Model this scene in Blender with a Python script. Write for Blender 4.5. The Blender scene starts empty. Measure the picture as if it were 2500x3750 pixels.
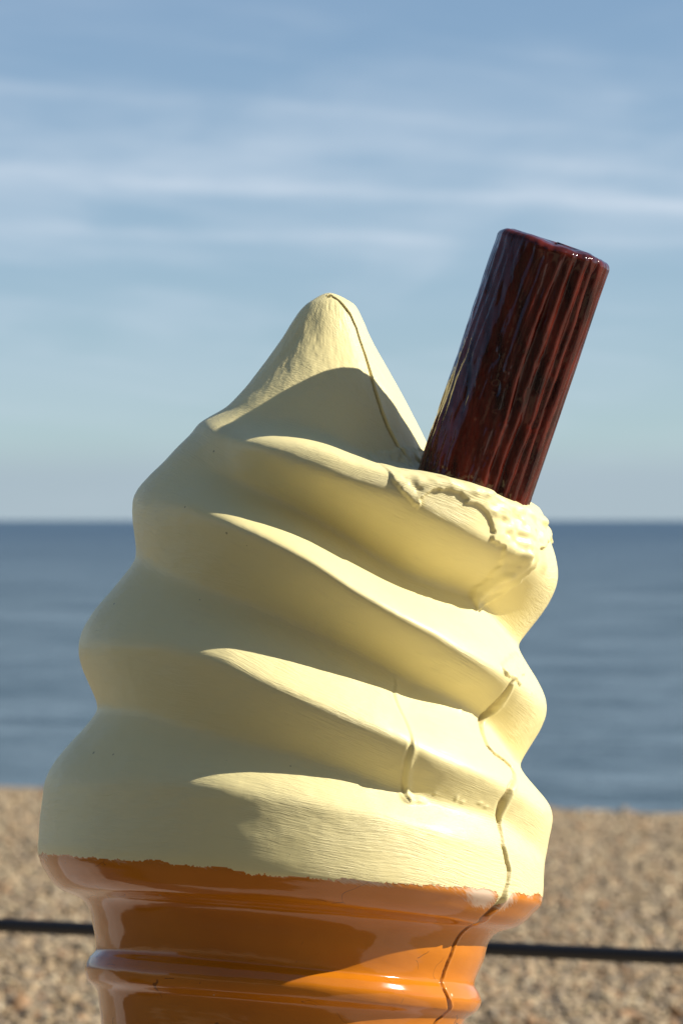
import bpy, math
import numpy as np

# ---------------------------------------------------------------- camera, light, exposure
scene = bpy.context.scene
cam_data = bpy.data.cameras.new('camera')
cam = bpy.data.objects.new('camera', cam_data)
scene.collection.objects.link(cam)
scene.camera = cam
cam.location = (0.0, 0.0, 1.25)
cam_data.sensor_fit = 'VERTICAL'
cam_data.sensor_width = 24.0
cam_data.sensor_height = 36.0
cam_data.lens = 135.0
cam.rotation_euler = (math.radians(90.0)+math.atan(19.0/8820.0), 0.0, 0.0)
cam_data.clip_start = 0.1
cam_data.clip_end = 60000.0
cam_data.dof.use_dof = True
cam_data.dof.focus_distance = 4.02
cam_data.dof.aperture_fstop = 9.2
cam_data.dof.aperture_blades = 9

SUN_AZ = math.radians(87.0)       # from "towards the camera" round to the right
SUN_EL = math.radians(35.0)
SUN = np.array([math.cos(SUN_EL)*math.sin(SUN_AZ), -math.cos(SUN_EL)*math.cos(SUN_AZ), math.sin(SUN_EL)])
sun_data = bpy.data.lights.new('sun', 'SUN')
sun_data.energy = 5.0
sun_data.angle = math.radians(0.5)
sun_data.color = (1.0, 0.93, 0.85)
sun = bpy.data.objects.new('sun', sun_data)
scene.collection.objects.link(sun)
from mathutils import Vector
sun.rotation_euler = Vector(SUN.tolist()).to_track_quat('Z', 'Y').to_euler()
sun.location = (20, -5, 15)

scene.view_settings.view_transform = 'Standard'
scene.view_settings.look = 'None'
scene.view_settings.gamma = 1.0
scene.view_settings.exposure = 0.45
scene.view_settings.use_curve_mapping = False


class N:
    """small helper for building node trees"""
    def __init__(self, tree): self.t = tree
    def new(self, kind, **kw):
        n = self.t.nodes.new(kind)
        for k, v in kw.items(): setattr(n, k, v)
        return n
    def link(self, a, b): self.t.links.new(a, b)
    def put(self, sock, v):
        if hasattr(v, 'is_output'): self.t.links.new(v, sock)
        else: sock.default_value = v
    def math(self, op, a, b=None, c=None, clamp=False):
        n = self.new('ShaderNodeMath', operation=op); n.use_clamp = clamp
        self.put(n.inputs[0], a)
        if b is not None: self.put(n.inputs[1], b)
        if c is not None: self.put(n.inputs[2], c)
        return n.outputs[0]
    def mix(self, f, a, b, mode='MIX'):
        n = self.new('ShaderNodeMix', data_type='RGBA', blend_type=mode)
        self.put(n.inputs[0], f); self.put(n.inputs[6], a); self.put(n.inputs[7], b)
        return n.outputs[2]
    def ramp(self, f, stops):
        n = self.new('ShaderNodeValToRGB')
        e = n.color_ramp.elements
        while len(e) < len(stops): e.new(0.5)
        for i, (p, c) in enumerate(stops):
            e[i].position = p
            e[i].color = (c, c, c, 1) if not isinstance(c, tuple) else (*c, 1)
        self.put(n.inputs[0], f)
        return n.outputs[0]
    def mapr(self, v, a, b, c, d, smooth=False):
        n = self.new('ShaderNodeMapRange', clamp=True)
        if smooth: n.interpolation_type = 'SMOOTHSTEP'
        for i, x in enumerate((v, a, b, c, d)): self.put(n.inputs[i], x)
        return n.outputs[0]
    def noise(self, vec, scale, detail=4.0, rough=0.5, dist=0.0):
        n = self.new('ShaderNodeTexNoise')
        self.put(n.inputs['Vector'], vec)
        n.inputs['Scale'].default_value = scale
        n.inputs['Detail'].default_value = detail
        n.inputs['Roughness'].default_value = rough
        n.inputs['Distortion'].default_value = dist
        return n.outputs['Fac']
    def vec(self, x, y, z):
        n = self.new('ShaderNodeCombineXYZ')
        self.put(n.inputs[0], x); self.put(n.inputs[1], y); self.put(n.inputs[2], z)
        return n.outputs[0]


# sky: Nishita, the sun where the lamp is, with thin streaks of high cirrus
world = bpy.data.worlds.new('World')
scene.world = world
world.use_nodes = True
wt = world.node_tree
for n in list(wt.nodes): wt.nodes.remove(n)
w = N(wt)
tc = w.new('ShaderNodeTexCoord')
sep = w.new('ShaderNodeSeparateXYZ'); w.link(tc.outputs['Generated'], sep.inputs[0])
dx, dy, dz = sep.outputs
sky = w.new('ShaderNodeTexSky', sky_type='NISHITA')
sky.sun_disc = False
sky.sun_elevation = SUN_EL
sky.sun_rotation = math.atan2(SUN[0], SUN[1])
sky.altitude = 0.0
sky.air_density = 1.0
sky.dust_density = 0.35
sky.ozone_density = 2.5
zz = w.math('MULTIPLY_ADD', w.math('MAXIMUM', dz, 0.0), 1.0, 0.05)
w.link(w.vec(dx, dy, zz), sky.inputs[0])
# azimuth / elevation coordinates of the view direction
az = w.math('ARCTAN2', dx, dy)
el = w.math('ARCSINE', dz)
warp = w.noise(w.vec(w.math('MULTIPLY', az, 9.0), w.math('MULTIPLY', el, 24.0), 0.0), 1.0, 5.0, 0.6, 0.6)
el_w = w.math('MULTIPLY_ADD', w.math('SUBTRACT', warp, 0.5), 0.008, el)
cv = w.vec(w.math('MULTIPLY', az, 12.0), w.math('MULTIPLY', el_w, 42.0), 5.2)
broad = w.mapr(w.noise(cv, 1.0, 5.0, 0.5, 0.5), 0.40, 0.68, 0.0, 1.0, True)
cv2 = w.vec(w.math('MULTIPLY', az, 13.0), w.math('MULTIPLY', w.math('MULTIPLY_ADD', az, 0.13, el_w), 190.0), 8.1)
fine = w.mapr(w.noise(cv2, 1.0, 4.0, 0.6), 0.45, 0.78, 0.0, 1.0, True)
def streak(e0, slope, width, amt, a0=None, a1=None):
    c = w.math('MULTIPLY_ADD', az, slope, e0)
    d = w.math('DIVIDE', w.math('SUBTRACT', el_w, c), width)
    g = w.math('EXPONENT', w.math('MULTIPLY', w.math('MULTIPLY', d, d), -1.0))
    g = w.math('MULTIPLY', g, amt)
    if a0 is not None:
        g = w.math('MULTIPLY', g, w.mapr(az, a0, a1, 0.0, 1.0, True))
    return g
parts = [streak(0.0855, -0.050, 0.0019, 0.42), streak(0.0870, -0.055, 0.0085, 0.26),
         streak(0.0735, -0.022, 0.0016, 0.26), streak(0.0710, -0.01, 0.006, 0.12),
         streak(0.1050, -0.085, 0.0022, 0.30, 0.05, -0.05), streak(0.0975, -0.10, 0.0024, 0.30, -0.01, 0.06),
         streak(0.1005, -0.02, 0.012, 0.20), streak(0.0560, 0.0, 0.0055, 0.10)]
s = parts[0]
for p in parts[1:]: s = w.math('ADD', s, p)
brk = w.mapr(w.noise(w.vec(w.math('MULTIPLY', az, 22.0), w.math('MULTIPLY', el_w, 130.0), 1.0), 1.0, 4.0, 0.6), 0.3, 0.7, 0.35, 1.25)
s = w.math('MULTIPLY', s, brk)
cl = w.math('ADD', w.math('MULTIPLY', broad, 0.30), w.math('MULTIPLY', w.math('MULTIPLY_ADD', broad, 0.7, 0.3), w.math('MULTIPLY', fine, 0.30)))
cl = w.math('ADD', cl, s)
cl = w.math('MULTIPLY', cl, w.mapr(el, 0.012, 0.05, 0.15, 1.0))
cl = w.math('MULTIPLY', cl, w.mapr(el, 0.100, 0.132, 0.85, 0.35, True))
cl = w.math('MINIMUM', cl, 0.8)
skyc = w.mix(1.0, sky.outputs[0], (0.84, 0.855, 0.88, 1.0), 'MULTIPLY')
haze_low = w.mapr(el, 0.010, 0.024, 0.85, 0.0, True)
low = w.math('MULTIPLY_ADD', w.math('EXPONENT', w.math('MULTIPLY', w.math('MAXIMUM', el, 0.0), -3.2)), 0.15, 1.50)
skyc = w.mix(1.0, skyc, w.vec(low, low, low), 'MULTIPLY')
skyc = w.mix(haze_low, skyc, (5.0, 6.2, 7.2, 1.0))
skyc = w.mix(cl, skyc, (8.0, 9.2, 10.6, 1.0))
bg = w.new('ShaderNodeBackground')
w.link(skyc, bg.inputs[0]); bg.inputs[1].default_value = 0.058
wo = w.new('ShaderNodeOutputWorld'); w.link(bg.outputs[0], wo.inputs[0])


import math
# ---------------------------------------------------------------- the ice cream's shape
# local units: 1 unit = S metres; h runs up the sculpture's axis, r is the distance from it,
# theta = 0 at its right side, 90 deg at its front, 180 deg at its left side
S = 4.2/8820.0
P0 = np.array([-0.0647619, 4.2, 0.74666667])
AX = np.array([0.082137, 0.12706461, 0.98848778])
EX = np.array([0.9965655, 0.0, -0.08280821])
EF = np.array([0.01052199, -0.99189444, 0.12662821])
FEATS = {
    'TA': ([1584.3, 1584.3, 1584.2, 1584.0, 1583.8, 1583.5, 1583.2, 1582.8, 1582.4, 1582.0, 1581.7, 1581.3, 1580.9, 1580.6, 1580.3, 1580.1, 1579.9, 1579.8, 1579.8],
           [57.6, 57.5, 57.2, 56.8, 56.2, 55.5, 54.6, 53.7, 52.7, 51.6, 50.6, 49.6, 48.7, 47.8, 47.1, 46.5, 46.0, 45.8, 45.7]),
    'TB': ([1485.2, 1485.2, 1485.0, 1484.6, 1484.1, 1483.5, 1482.9, 1482.1, 1481.3, 1480.5, 1479.6, 1478.8, 1478.1, 1477.4, 1476.8, 1476.3, 1476.0, 1475.7, 1475.7],
           [109.2, 109.3, 109.5, 109.7, 110.1, 110.6, 111.1, 111.7, 112.3, 113.0, 113.6, 114.3, 114.9, 115.4, 115.9, 116.2, 116.5, 116.7, 116.8]),
    'TC': ([1420.4, 1420.2, 1419.9, 1419.3, 1418.5, 1417.5, 1416.4, 1415.2, 1413.9, 1412.5, 1411.1, 1409.8, 1408.6, 1407.4, 1406.5, 1405.7, 1405.1, 1404.8, 1404.6],
           [143.3, 143.5, 144.0, 145.0, 146.2, 147.8, 149.6, 151.6, 153.8, 156.0, 158.2, 160.3, 162.3, 164.1, 165.7, 167.0, 167.9, 168.5, 168.7]),
    'V0': ([1205.0, 1198.7, 1193.1, 1188.2, 1184.2, 1181.8, 1182.6, 1192.7, 1209.7, 1224.7, 1236.8, 1248.2, 1259.5, 1270.3, 1280.6, 1290.3, 1298.5, 1305.0, 1312.1],
           [267.9, 266.3, 264.7, 263.2, 261.6, 260.0, 258.4, 256.9, 256.6, 257.7, 259.7, 262.6, 267.1, 269.4, 265.8, 260.3, 254.1, 246.8, 239.5]),
    'S1': ([1135.6, 1124.9, 1112.5, 1104.6, 1106.3, 1119.4, 1127.8, 1126.0, 1140.6, 1167.1, 1185.0, 1195.1, 1206.4, 1222.9, 1244.3, 1262.1, 1275.6, 1282.8, 1290.6],
           [484.5, 500.0, 515.6, 529.3, 545.6, 549.9, 534.3, 514.4, 489.7, 461.0, 431.4, 399.5, 360.2, 328.1, 310.6, 296.6, 287.1, 280.3, 273.5]),
    'C1': ([976.7, 968.2, 968.4, 976.8, 988.7, 1008.7, 1036.6, 1072.6, 1092.3, 1115.0, 1140.9, 1167.7, 1191.3, 1209.9, 1225.7, 1239.0, 1250.4, 1259.0, 1267.4],
           [559.7, 556.7, 553.8, 551.1, 551.8, 546.7, 532.5, 518.3, 501.7, 481.9, 455.1, 423.5, 389.6, 361.1, 342.7, 326.7, 316.2, 310.2, 304.1]),
    'V1': ([814.5, 824.5, 849.9, 879.6, 902.4, 910.4, 924.8, 951.9, 984.8, 1016.3, 1044.3, 1068.7, 1093.3, 1120.8, 1149.3, 1175.7, 1194.8, 1204.2, 1213.4],
           [476.4, 462.0, 447.6, 432.4, 414.6, 397.8, 383.8, 373.1, 366.9, 362.4, 361.5, 363.7, 369.3, 373.1, 371.2, 366.4, 359.0, 351.7, 344.4]),
    'C2': ([673.6, 668.6, 676.3, 694.4, 713.3, 738.5, 772.5, 806.9, 849.6, 902.2, 945.0, 979.0, 1006.5, 1028.0, 1038.1, 1045.9, 1054.6, 1063.9, 1074.0],
           [556.1, 554.9, 553.7, 553.8, 558.3, 562.2, 562.2, 558.6, 551.9, 545.1, 532.0, 513.5, 492.3, 473.9, 462.9, 454.4, 447.6, 440.8, 434.0]),
    'V2': ([535.4, 540.3, 561.6, 599.3, 633.8, 658.0, 678.1, 707.9, 736.1, 764.3, 791.4, 816.4, 836.5, 856.9, 877.7, 901.5, 924.0, 937.0, 945.5],
           [501.9, 495.2, 488.6, 481.1, 470.4, 457.3, 441.4, 429.5, 425.1, 421.6, 422.2, 425.8, 430.3, 433.0, 431.5, 428.1, 423.2, 418.3, 413.4]),
    'C3': ([423.3, 419.5, 426.8, 444.6, 465.9, 487.5, 508.9, 543.2, 571.2, 601.6, 637.4, 675.6, 695.1, 707.7, 711.2, 712.8, 716.5, 722.8, 731.2],
           [587.2, 586.9, 586.7, 586.2, 585.6, 584.2, 581.9, 579.2, 575.5, 571.2, 566.4, 561.2, 555.5, 550.2, 545.9, 542.2, 539.2, 536.2, 533.2]),
    'V3': ([338.1, 339.4, 351.2, 374.8, 396.2, 406.3, 420.6, 438.6, 461.9, 482.0, 497.4, 512.5, 528.5, 547.2, 561.8, 569.5, 575.9, 581.8, 588.2],
           [579.5, 572.8, 566.2, 559.2, 550.9, 541.0, 525.8, 512.8, 506.6, 500.5, 498.4, 499.3, 501.2, 500.1, 494.0, 487.9, 481.8, 475.7, 469.6]),
    'C4': ([299.8, 296.7, 301.6, 314.5, 329.3, 341.4, 352.4, 362.9, 372.1, 378.8, 388.4, 400.7, 402.3, 400.8, 396.0, 391.8, 390.6, 392.8, 397.7],
           [577.4, 577.7, 578.0, 578.4, 578.7, 579.1, 579.4, 579.8, 580.1, 580.5, 580.8, 581.2, 581.5, 581.8, 582.2, 582.5, 582.9, 583.2, 583.6]),
    'BL': ([249.8, 249.8, 250.0, 250.4, 250.8, 251.4, 252.0, 252.7, 253.5, 254.3, 255.1, 255.8, 256.6, 257.2, 257.8, 258.2, 258.6, 258.8, 258.8],
           [579.1, 579.2, 579.3, 579.4, 579.7, 580.0, 580.3, 580.7, 581.1, 581.5, 581.9, 582.3, 582.7, 583.0, 583.3, 583.5, 583.7, 583.8, 583.9]),
    'L1': ([224.7, 224.7, 224.8, 225.0, 225.2, 225.5, 225.8, 226.2, 226.5, 226.9, 227.3, 227.7, 228.1, 228.4, 228.7, 228.9, 229.1, 229.2, 229.2],
           [579.0, 579.0, 579.0, 579.0, 578.9, 578.9, 578.8, 578.7, 578.6, 578.6, 578.5, 578.4, 578.3, 578.3, 578.2, 578.2, 578.1, 578.1, 578.1]),
    'L2': ([198.1, 198.1, 198.2, 198.4, 198.6, 198.8, 199.1, 199.5, 199.9, 200.2, 200.6, 201.0, 201.3, 201.6, 201.9, 202.1, 202.3, 202.4, 202.4],
           [559.9, 559.9, 560.0, 560.1, 560.2, 560.4, 560.6, 560.8, 561.0, 561.2, 561.4, 561.7, 561.9, 562.1, 562.2, 562.4, 562.5, 562.5, 562.5]),
    'L3': ([166.2, 166.2, 166.2, 166.2, 166.3, 166.3, 166.3, 166.3, 166.3, 166.3, 166.3, 166.3, 166.3, 166.3, 166.3, 166.3, 166.3, 166.3, 166.3],
           [526.1, 526.1, 526.1, 526.1, 526.1, 526.1, 526.1, 526.1, 526.1, 526.1, 526.1, 526.0, 526.0, 526.0, 526.0, 526.0, 526.0, 526.0, 526.0]),
    'G0': ([149.6, 149.6, 149.6, 149.6, 149.6, 149.6, 149.6, 149.5, 149.5, 149.5, 149.5, 149.5, 149.5, 149.5, 149.4, 149.4, 149.4, 149.4, 149.4],
           [482.1, 482.1, 482.0, 481.7, 481.4, 481.1, 480.6, 480.2, 479.7, 479.2, 478.6, 478.1, 477.7, 477.3, 476.9, 476.6, 476.4, 476.2, 476.2]),
    'G1': ([122.1, 122.2, 122.3, 122.6, 122.9, 123.4, 123.9, 124.4, 125.0, 125.6, 126.2, 126.8, 127.3, 127.8, 128.2, 128.6, 128.8, 129.0, 129.1],
           [464.2, 464.1, 463.9, 463.6, 463.2, 462.7, 462.2, 461.6, 460.9, 460.2, 459.5, 458.8, 458.2, 457.7, 457.2, 456.8, 456.5, 456.3, 456.2]),
    'G2': ([89.6, 89.7, 89.8, 90.1, 90.4, 90.8, 91.2, 91.7, 92.2, 92.8, 93.3, 93.9, 94.4, 94.8, 95.2, 95.5, 95.8, 95.9, 96.0],
           [457.6, 457.5, 457.3, 456.8, 456.2, 455.4, 454.5, 453.5, 452.5, 451.4, 450.3, 449.3, 448.3, 447.4, 446.7, 446.0, 445.6, 445.3, 445.2]),
    'G3': ([26.3, 26.4, 26.6, 26.9, 27.3, 27.9, 28.5, 29.2, 30.0, 30.7, 31.5, 32.2, 32.9, 33.6, 34.1, 34.6, 34.9, 35.1, 35.2],
           [439.5, 439.4, 439.2, 438.9, 438.6, 438.1, 437.5, 436.9, 436.2, 435.6, 434.9, 434.2, 433.6, 433.1, 432.6, 432.2, 431.9, 431.7, 431.7]),
    'R1': ([8.3, 8.4, 8.5, 8.8, 9.1, 9.5, 10.0, 10.5, 11.1, 11.7, 12.3, 12.8, 13.4, 13.8, 14.2, 14.6, 14.8, 15.0, 15.0],
           [450.9, 450.9, 450.8, 450.6, 450.3, 450.0, 449.7, 449.3, 448.8, 448.4, 448.0, 447.5, 447.1, 446.8, 446.5, 446.2, 446.0, 445.9, 445.9]),
    'R2': ([-12.0, -12.0, -11.9, -11.7, -11.6, -11.4, -11.1, -10.8, -10.5, -10.2, -9.9, -9.6, -9.3, -9.1, -8.9, -8.7, -8.6, -8.5, -8.5],
           [458.5, 458.5, 458.3, 458.1, 457.8, 457.5, 457.1, 456.6, 456.1, 455.6, 455.1, 454.7, 454.2, 453.8, 453.5, 453.2, 453.0, 452.8, 452.8]),
    'R3': ([-32.6, -32.6, -32.6, -32.7, -32.7, -32.8, -32.9, -33.0, -33.1, -33.2, -33.3, -33.4, -33.5, -33.6, -33.6, -33.7, -33.7, -33.8, -33.8],
           [450.1, 450.0, 449.9, 449.8, 449.5, 449.3, 448.9, 448.6, 448.2, 447.8, 447.4, 447.0, 446.6, 446.3, 446.0, 445.8, 445.6, 445.5, 445.5]),
    'R4': ([-53.5, -53.5, -53.5, -53.6, -53.6, -53.7, -53.8, -53.9, -53.9, -54.0, -54.1, -54.2, -54.3, -54.4, -54.5, -54.5, -54.6, -54.6, -54.6],
           [425.6, 425.6, 425.5, 425.3, 425.0, 424.7, 424.4, 424.0, 423.5, 423.1, 422.6, 422.2, 421.8, 421.4, 421.1, 420.9, 420.7, 420.6, 420.5]),
}

TK = np.radians(np.arange(0, 181, 10))
H_APEX = 1607.0

def csh(h):
    t = np.clip((h-1330)/250, 0, 1)
    return -24*t*t*(3-2*t)

def to_local_xyz(th, h, r):
    """x right, y back, z up in sculpture frame (metres)"""
    return np.stack([(csh(h)+r*np.cos(th))*S, -r*np.sin(th)*S, h*S], -1)

def to_world(p):
    return P0 + p[..., 0:1]*EX - p[..., 1:2]*EF + p[..., 2:3]*AX

def pchip(x, y, xi):
    x = np.asarray(x, float); y = np.asarray(y, float); h = np.diff(x); d = np.diff(y)/h
    m = np.zeros(len(x))
    for i in range(1, len(x)-1):
        if d[i-1]*d[i] > 0:
            w1 = 2*h[i]+h[i-1]; w2 = h[i]+2*h[i-1]
            m[i] = (w1+w2)/(w1/d[i-1]+w2/d[i])
    m[0] = d[0]; m[-1] = d[-1]
    i = np.clip(np.searchsorted(x, xi)-1, 0, len(x)-2)
    t = (xi-x[i])/h[i]
    return ((2*t**3-3*t**2+1)*y[i]+(t**3-2*t**2+t)*h[i]*m[i]
            + (-2*t**3+3*t**2)*y[i+1]+(t**3-t**2)*h[i]*m[i+1])

NAMES = list(FEATS)
UPPER = ['TA', 'TB', 'TC', 'V0']
ROLL = ['V0', 'S1', 'C1', 'V1', 'C2', 'V2', 'C3', 'V3', 'C4']
LOWER = NAMES[NAMES.index('C4'):]
# the cone below the picture, down to its foot
BELOW = [(-90, 412), (-200, 398), (-230, 410), (-256, 418), (-282, 410), (-312, 384), (-520, 358), (-548, 370),
         (-570, 376), (-592, 370), (-620, 346), (-900, 312), (-1200, 276), (-1460, 246)]

def gauss1(a, sg):
    n = int(4*sg)+1
    k = np.exp(-0.5*(np.arange(-n, n+1)/sg)**2); k /= k.sum()
    b = np.pad(a, n, mode='edge')
    return np.convolve(b, k, 'valid')

HF = np.arange(-1460.0, 1608.0, 1.0)          # fine height samples, bottom to top

def column(nodes, sharp, f=0.0, lf=0.0, sg=10.0):
    """nodes: dict name -> (h, r); returns r and stroke phase on HF"""
    r = np.zeros_like(HF); ph = np.zeros_like(HF)
    # tip: height as a function of radius
    tr = [0.0]+[nodes[n][1] for n in UPPER]
    thh = [H_APEX]+[nodes[n][0] for n in UPPER]
    rr = np.linspace(0, tr[-1], 900)
    hh = pchip(tr, thh, rr)
    # flat top at the apex
    q = np.clip(rr/tr[1], 0, 1)
    cap = H_APEX-(H_APEX-thh[1])*q**2.0
    w = np.clip(1-rr/tr[1], 0, 1)
    hh = hh*(1-w)+cap*w
    hh = np.minimum.accumulate(hh)-np.arange(900)*1e-4
    top = HF >= nodes['V0'][0]
    r[top] = np.interp(HF[top], hh[::-1], rr[::-1])
    ph[top] = (HF[top]-nodes['V0'][0])/110.0
    for i in range(len(ROLL)-1):
        a, b = ROLL[i], ROLL[i+1]
        (ha, ra), (hb, rb) = nodes[a], nodes[b]
        if ha-hb < 1: continue
        m = (HF < ha) & (HF >= hb)
        t = (ha-HF[m])/(ha-hb)
        if a[0] == 'V':            # valley above, crest below
            tt = t; rv, rc = ra, rb
        else:
            tt = 1-t; rv, rc = rb, ra
        sm = tt*tt*(3-2*tt); sn = np.sin(tt*np.pi/2)
        g = (1-sharp)*sm+sharp*sn
        g = g*(1-lf)+(0.1*sm+0.3*sn+0.6*tt)*lf
        if a[0] == 'V':
            g = g*(1-f)+(0.35*sm+0.65*tt)*f
        else:
            g = g*(1-f)+(0.7*tt+0.3*sm)*f
        r[m] = rv+(rc-rv)*g
        if a == 'S1': r[m] = ra+(rb-ra)*np.sin(t*np.pi/2)
        ph[m] = -(i+t)
    lh = [nodes[n][0] for n in LOWER]+[b[0] for b in BELOW]
    lr = [nodes[n][1] for n in LOWER]+[b[1] for b in BELOW]
    m = HF < lh[0]
    r[m] = pchip(lh[::-1], lr[::-1], HF[m])
    ph[m] = -8-(lh[0]-HF[m])/110.0
    # soften creases of the swirl only
    rs = gauss1(r, sg)
    wz = np.clip((HF-230)/60, 0, 1)*np.clip((1480-HF)/120, 0, 1)
    rs2 = gauss1(r, 2.0)
    low = np.clip((260-HF)/40, 0, 1)
    r = r*(1-wz-low*(1-wz))+rs*wz+rs2*low*(1-wz)
    return r, ph

def surface(nf=600, nb=140, rows=None):
    """grid (rows x cols) theta, h, r, phase. columns: front then back (closed)."""
    tf = np.linspace(0, np.pi, nf, endpoint=False)
    tb = np.linspace(np.pi, 2*np.pi, nb, endpoint=False)
    th = np.concatenate([tf, tb])
    def front_nodes(t):
        return {n: (pchip(TK, FEATS[n][0], np.array([t]))[0], pchip(TK, FEATS[n][1], np.array([t]))[0]) for n in NAMES}
    Rn = front_nodes(0.0); Ln = front_nodes(np.pi)
    # helix continues round the back: left ridge k meets right ridge k-2
    pairs = {'TA': (Ln['TA'], Rn['TA']), 'TB': (Ln['TB'], Rn['TB']), 'TC': (Ln['TC'], (1440.0, 118.0)),
             'V0': (Ln['V0'], (1385.0, 152.0)), 'S1': (Ln['S1'], (1362.0, 170.0)), 'C1': (Ln['C1'], (1340.0, 186.0)), 'V1': (Ln['V1'], (1290.0, 215.0)),
             'C2': (Ln['C2'], (1245.0, 240.0)), 'V2': (Ln['V2'], Rn['V0']), 'C3': (Ln['C3'], Rn['C1']),
             'V3': (Ln['V3'], Rn['V1']), 'C4': (Ln['C4'], Rn['C2'])}
    rF = []; pF = []
    for t in tf:
        d = math.degrees(t)
        f = np.interp(d, [0, 15, 45, 110, 145, 165, 180], [0, 0.15, 1, 1, 0.2, 0, 0])
        a, b = column(front_nodes(t), 0.55, f, np.interp(d, [0, 85, 115, 140, 162, 180], [0, 0, 1, 1, 0.15, 0]), float(np.interp(d, [0, 110, 155, 180], [10, 10, 13, 12]))); rF.append(a); pF.append(b)
    r_right, _ = column(Rn, 0.55); r_left, _ = column(Ln, 0.55, sg=12.0)
    rB = []; pB = []
    def back_nodes(w):
        d = {}
        for n in NAMES:
            l, r_ = pairs.get(n, (Ln[n], Rn[n]))
            d[n] = (l[0]*(1-w)+r_[0]*w, l[1]*(1-w)+r_[1]*w)
        return d
    bl, _ = column(back_nodes(0.0), 0.55); br, _ = column(back_nodes(1.0), 0.55)
    for t in tb:
        w = (t-np.pi)/np.pi
        a, b = column(back_nodes(w), 0.55)
        a = a+(r_left-bl)*(1-w)**2+(r_right-br)*w**2
        rB.append(a); pB.append(b)
    R = np.array(rF+rB); PH = np.array(pF+pB)
    return th, R, PH


# ---------------------------------------------------------------- helpers
def link(o, parent=None):
    scene.collection.objects.link(o)
    if parent is not None: o.parent = parent
    return o

def mesh_obj(name, verts, quads=None, tris=None, mat=None, parent=None, smooth=True, uv=None, attrs=None):
    me = bpy.data.meshes.new(name)
    verts = np.asarray(verts, np.float32)
    me.vertices.add(len(verts)); me.vertices.foreach_set('co', verts.ravel())
    loops = []; starts = []; n = 0
    if quads is not None and len(quads):
        q = np.asarray(quads, np.int32); loops.append(q.ravel()); starts.append(np.arange(len(q))*4); n = len(q)*4
    if tris is not None and len(tris):
        t = np.asarray(tris, np.int32); loops.append(t.ravel()); starts.append(n+np.arange(len(t))*3)
    lv = np.concatenate(loops); ls = np.concatenate(starts).astype(np.int32)
    me.loops.add(len(lv)); me.loops.foreach_set('vertex_index', lv)
    me.polygons.add(len(ls)); me.polygons.foreach_set('loop_start', ls)
    me.update(calc_edges=True)
    me.polygons.foreach_set('use_smooth', np.full(len(ls), smooth))
    if uv is not None:
        u = me.uv_layers.new(name='stroke')
        u.data.foreach_set('uv', np.asarray(uv, np.float32)[lv].ravel())
    for k, a in (attrs or {}).items():
        if a.ndim == 1:
            at = me.attributes.new(k, 'FLOAT', 'POINT'); at.data.foreach_set('value', a.astype(np.float32))
        else:
            at = me.attributes.new(k, 'FLOAT_COLOR', 'POINT'); at.data.foreach_set('color', a.astype(np.float32).ravel())
    me.validate()
    if mat: me.materials.append(mat)
    return link(bpy.data.objects.new(name, me), parent)

def lattice_noise(x, y, seed):
    """smooth value noise on numpy arrays"""
    xi = np.floor(x).astype(np.int64); yi = np.floor(y).astype(np.int64)
    fx = x-xi; fy = y-yi
    fx = fx*fx*(3-2*fx); fy = fy*fy*(3-2*fy)
    def hsh(a, b):
        v = (a*374761393+b*668265263+seed*974634777) & 0xffffffff
        v = ((v ^ (v >> 13))*1274126177) & 0xffffffff
        return ((v ^ (v >> 16)) & 0xffff)/65535.0
    return ((hsh(xi, yi)*(1-fx)+hsh(xi+1, yi)*fx)*(1-fy)+(hsh(xi, yi+1)*(1-fx)+hsh(xi+1, yi+1)*fx)*fy)

def fbm(x, y, seed, octv=3):
    s = 0.0; a = 0.5; t = 0.0
    for k in range(octv):
        s = s+a*lattice_noise(x*2**k, y*2**k, seed+k*17); t += a; a *= 0.5
    return s/t

def material(name):
    m = bpy.data.materials.new(name); m.use_nodes = True
    nt = m.node_tree
    for n in list(nt.nodes): nt.nodes.remove(n)
    k = N(nt)
    b = k.new('ShaderNodeBsdfPrincipled'); o = k.new('ShaderNodeOutputMaterial')
    k.link(b.outputs[0], o.inputs[0])
    return m, k, b

def bump(k, b, height, dist, strength=1.0, normal=None):
    n = k.new('ShaderNodeBump')
    n.inputs['Strength'].default_value = strength
    n.inputs['Distance'].default_value = dist
    k.link(height, n.inputs['Height'])
    if normal is not None: k.link(normal, n.inputs['Normal'])
    k.link(n.outputs[0], b.inputs['Normal'])
    return n.outputs[0]

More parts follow.
